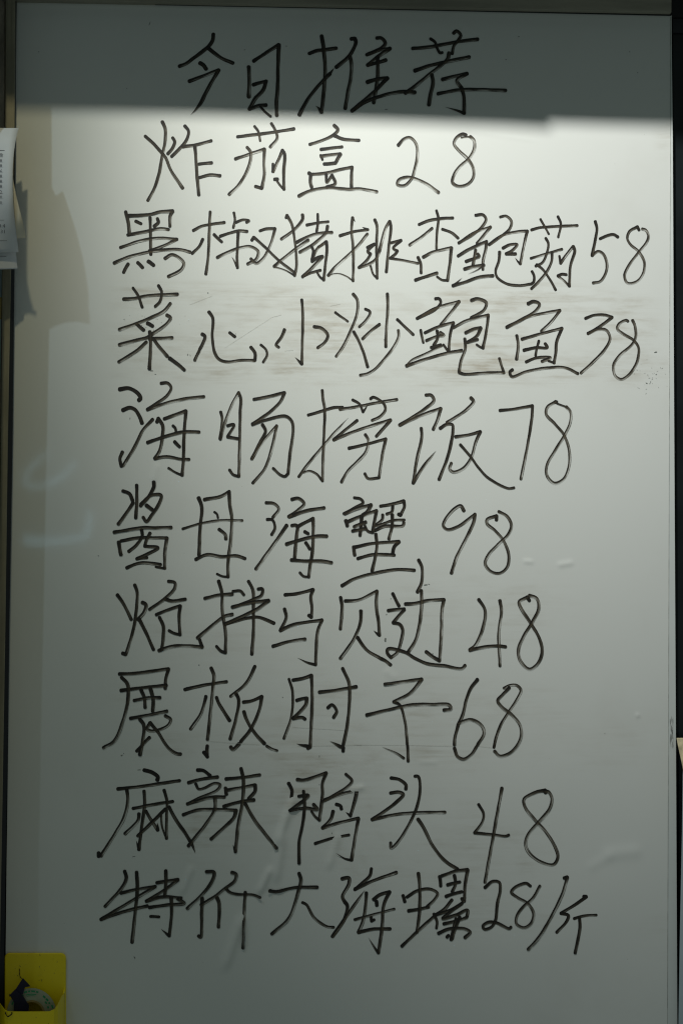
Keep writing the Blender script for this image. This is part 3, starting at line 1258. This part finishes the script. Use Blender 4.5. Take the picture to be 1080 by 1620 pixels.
# ------------------------------------------------------------------ metal frame: post on the left, rail on top
fr = thing('metal_frame', 'brown steel frame with its post left of the whiteboard and rail above it', 'frame', P(0, 1690))
E = [(25.0, -60), (24.6, 100), (23.6, 200), (18.2, 420), (13.0, 700), (9.0, 1000), (0.5, 1500), (-2.5, 1700)]
Lf = [(9.3, -60), (9.0, 100), (8.6, 200), (4.2, 420), (1.8, 700), (-2, 1000), (-10, 1500), (-13, 1700)]
vs, fs = [], []
hp = 12.0
for (xe, y), (xl, _) in zip(E, Lf):
    vs += [P(xl, y, hp), P(xe, y, hp), P(xe - 0.3, y, -6), P(xl, y, -6)]
for i in range(len(E) - 1):
    k = 4 * i
    for j in range(4):
        fs.append((k + j, k + (j + 1) % 4, k + 4 + (j + 1) % 4, k + 4 + j))
fs += [(3, 2, 1, 0), tuple(4 * (len(E) - 1) + j for j in range(4))]
post = obj('post', vs, fs, M_steel, fr)
bevel(post, 0.0008)
# black rubber seal along the post's inner side
gl = [(27.0, -60, 7), (25.8, 100, 7), (25.2, 200, 7), (23.6, 420, 7), (20.4, 700, 7), (15.2, 1000, 7), (7.4, 1500, 7), (4, 1700, 7)]
vs, fs = [], []
for (xe, y), (xg, _, hg) in zip(E, gl):
    vs += [P(xe + 0.1, y, hp - 1.2), P(xg, y, hg), P(xg, y, 0.6), P(xe + 0.1, y, 0.6)]
for i in range(len(E) - 1):
    k = 4 * i
    for j in range(4):
        fs.append((k + j, k + (j + 1) % 4, k + 4 + (j + 1) % 4, k + 4 + j))
fs += [(3, 2, 1, 0), tuple(4 * (len(E) - 1) + j for j in range(4))]
obj('rubber_seal', vs, fs, M_steel_side, fr)
vs, fs = pprism([(-60, -120), (1061.5, -120), (1061.5, 19.5), (700, 12.3), (330, 5.2), (-60, -2.4)], -6, 12)
rail = obj('top_rail', vs, fs, M_rail, fr)
bevel(rail, 0.001)
vs, fs = pprism([(22, -1.0), (330, 5.2), (700, 12.3), (1061.5, 19.5), (1061.5, 24.2), (700, 16.2), (330, 8.8), (27, 2.6)], -4, 3)
obj('black_border_strip', vs, fs, M_black, fr)  # black border line below the top rail

door = thing('door_panel', 'stained dark steel panel at the far left beyond the post', 'panel', P(-30, 1690))
vs, fs = pprism([(-140, -80), (8.0, -80), (7.6, 200), (3.6, 420), (1.0, 700), (-3, 1000), (-11, 1500), (-15, 1700), (-140, 1700)], -6, 6)
obj('sheet', vs, fs, M_door, door)
vs, fs = [], []
for x, y, hh in ((-4, -80, 87), (-4, 200, 87), (-14, 1000, 80), (-20, 1500, 77), (-22, 1700, 76)):
    a = P(x, y, hh)
    vs += [a, a + np.array([-0.12, 0, 0]), a + np.array([-0.12, 0.07, 0]), a + np.array([0, 0.006, 0])]
for i in range(4):
    k = 4 * i
    for j in range(4):
        fs.append((k + (j + 1) % 4, k + j, k + 4 + j, k + 4 + (j + 1) % 4))
fs += [(0, 1, 2, 3), (19, 18, 17, 16)]
obj('door_edge', vs, fs, M_door, door)
card = thing('coloured_card', 'cyan card with an amber stripe hanging below the receipts at the left edge', 'card', P(0, 600))
vs, fs = pprism([(-60, 424), (4.0, 424), (3.2, 470), (-60, 470)], 6.5, 8)
obj('cyan_part', vs, fs, M_cyan, card)
vs, fs = pprism([(-60, 470.3), (3.2, 470.3), (2.6, 505), (-60, 505)], 6.5, 8)
obj('amber_part', vs, fs, M_amber, card)
vs, fs = pprism([(-60, 505.3), (2.6, 505.3), (1.0, 600), (-60, 600)], 6.5, 8)
obj('cyan_part', vs, fs, M_cyan, card)

# ------------------------------------------------------------------ dark post on the right
rp = thing('black_pillar', 'black glossy pillar to the right of the whiteboard', 'pillar', P(1100, 1690))
vs, fs = pprism([(1063.5, -90), (1180, -90), (1180, 1700), (1073.5, 1700), (1068.5, 1000), (1065.6, 400), (1064.0, 100)], -25, -16)
obj('pane', vs, fs, M_glass, rp)
vs, fs = pprism([(1063.0, -90), (1180, -90), (1180, 27.5), (1062.0, 27.5)], -15.5, -8)
obj('header', vs, fs, M_black, rp)
vs, fs = pprism([(1063.4, 29.5), (1180, 29.5), (1180, 52), (1063.4, 52)], -15.5, -12)
obj('ledge', vs, fs, M_steel_side, rp)


# ------------------------------------------------------------------ papers
def sheet(name, rows, mat, parent, nx=8, thick=0.25):
    """A curled sheet. rows: (left x, left h, right x, right h, y left, y right) down the sheet, photograph pixels and mm."""
    rows = np.array(rows, float)
    t = np.linspace(0, 1, len(rows)); tt = np.linspace(0, 1, 26)
    R = np.stack([np.interp(tt, t, rows[:, k]) for k in range(6)], 1)
    for _ in range(2):
        R[1:-1] = (R[:-2] + 2 * R[1:-1] + R[2:]) / 4
    vs, fs = [], []
    for r in R:
        for j in range(nx + 1):
            q = j / nx
            vs.append(P(r[0] + (r[2] - r[0]) * q, r[4] + (r[5] - r[4]) * q, r[1] + (r[3] - r[1]) * q ** 2))
    m = nx + 1
    N = len(vs)
    vs += [p + np.array([0, thick / 1000.0, 0]) for p in vs]
    for i in range(len(R) - 1):
        for j in range(nx):
            a = i * m + j
            fs.append((a, a + m, a + m + 1, a + 1))
            fs.append((N + a, N + a + 1, N + a + m + 1, N + a + m))
    rim = [j for j in range(m)] + [i * m + nx for i in range(1, len(R))] + [(len(R) - 1) * m + j for j in range(nx - 1, -1, -1)] + [i * m for i in range(len(R) - 2, 0, -1)]
    for a, b in zip(rim, rim[1:] + rim[:1]):
        fs.append((a, b, N + b, N + a))
    o = obj(name, vs, fs, mat, parent, smooth=True)

    def on(px, py, up=0.35):
        """Point on the sheet's face at a pixel."""
        yl = R[:, 4] + (R[:, 5] - R[:, 4]) * .9
        xl, hl, xr, hr = (np.interp(py, yl, R[:, k]) for k in range(4))
        q = min(1, max(0, (px - xl) / (xr - xl)))
        return P(px, py, hl + (hr - hl) * q ** 2 + up)
    return o, on


front_rows = [(-60, 84, 30, 70, 202.5, 202.5), (-60, 88, 25.0, 92, 222, 222), (-60, 90, 21.2, 108, 250, 250), (-60, 94, 20, 115, 285, 285),
              (-60, 98, 21, 112, 318, 318), (-60, 94, 24, 98, 350, 350), (-60, 90, 27.3, 80, 378, 378), (-60, 86, 30, 64, 400, 399)]
rc = thing('receipt', 'white printed receipt curling at its edge, frontmost of the papers on the left post', 'receipt', P(0, 400, 60), 'papers hung on the left post')
pap, on = sheet('paper', front_rows, M_paper, rc)
c2 = thing('cream_sheet', 'cream paper sheet with its corner showing behind the printed receipt', 'paper', P(0, 380, 60), 'papers hung on the left post')
sheet('paper', [(-40, 70, 24, 56, 209, 209), (-40, 82, 21, 85, 222, 222), (-40, 84, 19, 100, 250, 250), (-40, 85, 21, 109, 285, 285),
                (-40, 85, 27.5, 108, 318, 316), (-40, 85, 35, 103, 348, 345), (-40, 84, 39.5, 91, 366, 363), (-40, 84, 41.2, 77, 380, 376.5)], M_cream, c2)
c3 = thing('receipt_slip', 'white slip of paper showing below the bottom of the front receipt', 'paper', P(0, 426, 60), 'papers hung on the left post')
sh3, on3 = sheet('paper', [(-60, 82, 20, 62, 300, 300), (-60, 82, 24, 60, 380, 380), (-60, 80, 26, 58, 405, 404), (-60, 76, 28.3, 54, 427.5, 425.5)], M_paper, c3)


def text_on(name, body, size, x_right, y_base, on_fn, parent, squash=1.0):
    """Flat print laid on a curled sheet: built-in font outlines bent to the paper."""
    cu = bpy.data.curves.new('print', 'FONT')
    cu.body = body; cu.size = size; cu.align_x = 'RIGHT'; cu.resolution_u = 1
    tmp = bpy.data.objects.new('print', cu); C.objects.link(tmp)
    dg = bpy.context.evaluated_depsgraph_get()
    me = bpy.data.meshes.new_from_object(tmp.evaluated_get(dg))
    bpy.data.objects.remove(tmp, do_unlink=True)
    vs = [on_fn(x_right + q.co.x * squash, y_base - q.co.y) for q in me.vertices]
    fs = [tuple(p.vertices) for p in me.polygons]
    if not fs: return
    o = obj(name, vs, fs, M_print, parent)
    return o


def rule_on(name, xa, xb, y, w, on_fn, parent):
    xs = np.linspace(xa, xb, 6)
    vs = [on_fn(x, y) for x in xs] + [on_fn(x, y + w) for x in xs]
    fs = [(i, 6 + i, 7 + i, i + 1) for i in range(5)]
    obj(name, vs, fs, M_print, parent)


for tx, yb in (('金', 248), ('28.', 257), ('48.', 265), ('36.', 273.2), ('38.', 281.5), ('78.', 289.6), ('58.', 297.6), ('22.', 306.5), ('30.', 314.6), ('50.', 323.4)):
    text_on('print_line', tx, 8.2 if tx != '金' else 7.0, 5.9, yb, on, rc)
text_on('print_line', '23:4', 8.2, 8.8, 360, on, rc)
text_on('print_line', '16:31', 8.2, 9.6, 369, on, rc)
rule_on('print_rule', -55, 7.8, 237.6, 1.0, on, rc)
rule_on('print_rule', -55, 7.0, 348, .5, on, rc)
rule_on('print_rule', -55, 11.5, 380.5, .6, on, rc)
rule_on('print_rule', -55, 10.5, 405, .8, on3, c3)

r1 = thing('beige_sheet', 'stained beige paper corner at the lower right edge of the picture', 'paper', P(1090, 1300, 20), 'papers at the right edge')
sheet('paper', [(1150, 6, 1069.3, 14, 1166, 1167.5), (1150, 6, 1071.6, 18, 1180, 1180), (1150, 6, 1076, 24, 1200, 1200), (1150, 6, 1081, 28, 1225, 1225), (1150, 6, 1086, 28, 1300, 1300)], M_beige, r1)
r2 = thing('pale_blue_sheet', 'pale bluish plastic sleeve hanging along the lower right edge', 'sleeve', P(1090, 1690, 8), 'papers at the right edge')
sheet('paper', [(1150, 2, 1079.6, 8, 1190, 1190), (1150, 2, 1078.2, 8, 1300, 1300), (1150, 2, 1074.5, 8, 1480, 1480), (1150, 2, 1071.8, 6, 1660, 1660)], M_blue, r2)


# ------------------------------------------------------------------ yellow holder with tape
hold = thing('yellow_holder', 'grubby yellow plastic wall pocket at the bottom left of the whiteboard', 'holder', P(55, 1690))


def round_poly(xa, ya, xb, yb, r, corners=(1, 1, 1, 1), k=5):
    out = []
    for (cx, cy, a0, on_) in ((xa + r, ya + r, 180, corners[0]), (xb - r, ya + r, 270, corners[1]), (xb - r, yb - r, 0, corners[2]), (xa + r, yb - r, 90, corners[3])):
        for i in range(k + 1):
            a = math.radians(a0 + 90 * i / k)
            out.append((cx + r * math.cos(a), cy + r * math.sin(a)))
    return out


vs, fs = pprism(round_poly(7.5, 1508, 104.5, 1720, 8), 0.6, 4.5)
bk = obj('back_plate', vs, fs, M_yellow, hold)
bevel(bk, 0.0030, 4)
# pocket: front wall with its dipped lip, two side walls rising to the back plate
HF = 58.0
lipc = [(-8, 1577), (2, 1590), (8, 1598), (13, 1600.5), (40, 1600.8), (78, 1600.5), (86, 1597), (92, 1588), (97, 1577), (102.0, 1571.5)]


def pocket():
    f = [P(x, y, HF if 6 < i < 100 else HF) for i, (x, y) in enumerate(lipc)]
    return f


def wall_solid(top, thick_vec, drop):
    bot = [p + np.array([0, 0, -drop]) for p in top]
    loop = list(top) + bot[::-1]
    return prism(loop, [q + thick_vec for q in loop])


# the lip sweeps back towards the plate at both ends: heights along it
hs = [30, 48, 56, 58, 58, 58, 56, 48, 34, 16]
lip = [P(x, y, hh) for (x, y), hh in zip(lipc, hs)]
vs, fs = [], []
th = 2.2
k = len(lip)
for p in lip:
    q = p + np.array([0, th / 1000, 0])
    vs += [p, q, p + np.array([0, 0.004, -0.16]), q + np.array([0, 0.004, -0.16])]
for i in range(k - 1):
    a = 4 * i; b = a + 4
    fs += [(a, b, b + 1, a + 1), (a, a + 2, b + 2, b), (a + 1, b + 1, b + 3, a + 3), (a + 2, a + 3, b + 3, b + 2)]
fs += [(0, 1, 3, 2), (4 * k - 4, 4 * k - 2, 4 * k - 1, 4 * k - 3)]
pk = obj('pocket_front', vs, fs, M_yellow, hold, smooth=False)
bevel(pk, 0.0009, 2)
for (xx, sgn) in ((102.0, 1), (-8, -1)):
    i = k - 1 if sgn > 0 else 0
    a = lip[i]; z_ = a[2]
    b = np.array([a[0], -0.0045, z_ + 0.004])
    loop = [a, b, b + np.array([0, 0, -0.17]), a + np.array([0, 0, -0.17])]
    vs, fs = prism(loop, [q + np.array([-0.0022 * sgn, 0, 0]) for q in loop])
    obj('side_wall', vs, fs, M_yellow, hold)

tape = thing('tape_roll', 'roll of pale green printed sticky tape standing in the yellow holder', 'tape', P(54, 1640, 25))
TC = (50.5, 1605.0); RO, RI, RC = 39.5, 21.5, 18.5


def ring(ro, ri, h0, h1, tilt=0.0, k=72, cx=TC[0], cy=TC[1], a0=0, a1=360):
    vs, fs = [], []
    full = (a1 - a0) >= 360
    kk = k if full else k + 1
    for i in range(kk):
        a = math.radians(a0 + (a1 - a0) * i / k)
        for (r, hh) in ((ro, h1), (ri, h1), (ri, h0), (ro, h0)):
            vs.append(P(cx + r * math.cos(a), cy + r * math.sin(a) * 1.06, hh + tilt * r * math.sin(a)))
    m = kk if full else kk - 1
    for i in range(m):
        p, q = 4 * i, 4 * ((i + 1) % kk)
        for j in range(4):
            fs.append((p + j, q + j, q + (j + 1) % 4, p + (j + 1) % 4))
    return vs, fs


vs, fs = ring(RO, RI, 8, 30)
tr = obj('tape_winding', vs, fs, M_tape, tape)
vs, fs = ring(RI - .15, RC, 8.2, 31)
obj('cardboard_core', vs, fs, M_core, tape)
for rr, a0, a1, wd in ((35.5, 205, 232, 2.0), (31.5, 222, 246, 1.3), (36.0, 250, 258, 2.6), (36.0, 261, 266, 2.6), (36.0, 269, 279, 2.6), (36.0, 282, 288, 2.4),
                       (31.0, 252, 284, 1.3), (28.5, 254, 280, .8), (34.5, 303, 311, 3.0), (34.5, 314, 322, 3.0), (34, 326, 331, 2.6), (30.0, 318, 326, 2.6), (29.5, 334, 341, 2.6), (36, 336, 344, 2.4), (33.5, 238, 244, 2.4)):
    vs, fs = ring(rr, rr - wd, 30.05, 30.3, k=8, a0=a0, a1=a1)
    obj('green_print', vs, fs, M_green, tape)

clip = thing('black_scrap', 'folded scrap of dark navy cloth tape draped over the tape roll', 'scrap', P(30, 1600, 40))
vs, fs = pprism([(36.5, 1547.5), (48.5, 1560.5), (40, 1562), (36, 1574), (24.5, 1566)], 31.5, 33)
obj('upper_fold', vs, fs, M_navy, clip)
vs, fs = pprism([(24.5, 1565.5), (15.5, 1574.5), (23, 1586), (21, 1612), (45, 1612), (46, 1591), (37, 1577)], 33.2, 35.2)
obj('lower_fold', vs, fs, M_navy, clip)


def thread(parent, name, pts, h, r=.55):
    c = spline(pts, 1.2)
    vs, fs = [], []
    for i, p in enumerate(c):
        t = c[min(i + 1, len(c) - 1)] - c[max(i - 1, 0)]; t /= np.linalg.norm(t) + 1e-9
        nn = np.array([-t[1], t[0]])
        w = r * (.6 + .5 * abs(math.sin(i * .7)))
        vs += [P(*(p + nn * w), h), P(*p, h + w), P(*(p - nn * w), h), P(*p, h - w * .2)]
    for i in range(len(c) - 1):
        for j in range(4):
            a = 4 * i
            fs.append((a + j, a + (j + 1) % 4, a + 4 + (j + 1) % 4, a + 4 + j))
    return obj(name, vs, fs, M_hair, parent)


thread(clip, 'loose_thread', [(30.8, 1532), (31.6, 1537), (31.2, 1541), (33.5, 1547), (36, 1549)], 6.0)
hair = thing('hair', 'black tangle of hair over the front lip of the yellow holder', 'hair', P(14, 1605, 60))
thread(hair, 'strand', [(8.5, 1600.5), (10, 1605), (13.5, 1608.5), (17, 1606), (20.5, 1602)], 59.5, .8)
thread(hair, 'strand', [(18, 1601), (19.5, 1603.5), (17, 1606.5), (14, 1607)], 60.0, .6)

# ------------------------------------------------------------------ the canopy edge that cuts off the lamps (just above the picture)
ZL = 300.0
YLIP = lambda ys: ys - (ys - LY) * ZL / LZ       # lip height for a shadow edge at board height ys
can = thing('canopy', 'dark overhanging canopy edge just above the whiteboard, shading its heading', 'canopy', W(400, -120, ZL))


def lip_x(xs, xl=355):
    return xs + (xl - xs) * ZL / ZA


prof = [(-900, 172), (60, 176), (300, 179), (430, 183), (640, 186), (800, 190), (874, 194)]
pl = [(lip_x(x), YLIP(y)) for x, y in prof] + [(lip_x(874), -420), (-1500, -420)]
vs, fs = prism([W(x, y, ZL) for x, y in pl], [W(x, y, ZL - 12) for x, y in pl])
obj('valance_panel', vs, fs, M_black, can)
prof = [(875, 182.5), (960, 184.5), (1062, 186), (1500, 190)]
pl = [(lip_x(x), YLIP(y)) for x, y in prof] + [(1700, -420), (lip_x(875), -420)]
vs, fs = prism([W(x, y, ZL) for x, y in pl], [W(x, y, ZL - 12) for x, y in pl])
obj('valance_panel', vs, fs, M_black, can)

# ------------------------------------------------------------------ blue glowing tubes added out of view, shaped to put curved reflections in the enamel
m_glow, nt, b = new_mat('added_blue_glow')
b.inputs['Base Color'].default_value = (0.5, 0.7, 0.8, 1)
b.inputs['Emission Color'].default_value = (0.45, 0.80, 1.0, 1)
b.inputs['Emission Strength'].default_value = 4.2
DO = 3400.0


def mirrored(px, py):
    """Where a thing must stand, DO millimetres out, for the board to mirror it at a photograph pixel."""
    q = P(px, py, 0)
    d = q - CAM
    return q + np.array([d[0], -d[1], d[2]]) * (DO / 1000.0 / d[1])


def glow_tube(name, pts, r, parent):
    c = spline(pts, 3.0)
    w = np.array([mirrored(x, y) for x, y in c])
    vs, fs = [], []
    for i, p in enumerate(w):
        t = w[min(i + 1, len(w) - 1)] - w[max(i - 1, 0)]; t /= np.linalg.norm(t)
        nn = np.array([-t[2], 0, t[0]])
        for k in range(8):
            a = 2 * math.pi * k / 8
            vs.append(p + nn * math.cos(a) * r + np.array([0, 1, 0]) * math.sin(a) * r)
    for i in range(len(w) - 1):
        for k in range(8):
            fs.append((8 * i + k, 8 * i + (k + 1) % 8, 8 * i + 8 + (k + 1) % 8, 8 * i + 8 + k))
    fs += [tuple(range(8)), tuple(range(8 * len(w) - 1, 8 * len(w) - 9, -1))]
    return obj(name, vs, fs, m_glow, parent, smooth=True)


glow_root = thing('reflection_glow', 'added blue glowing tubes out of view, shaped to give pale curved reflections on the board', 'neon sign', mirrored(90, 900))
glow_tube('tube', [(72, 716), (56, 734), (41, 750), (39, 766), (52, 772), (72, 770), (95, 760), (112, 746), (120, 734)], 0.0065, glow_root)
glow_tube('tube', [(37, 853), (60, 858), (90, 859), (118, 856), (140, 850), (145, 836), (147, 815)], 0.0080, glow_root)
glow_tube('tube', [(36, 861), (75, 862)], 0.0030, glow_root)
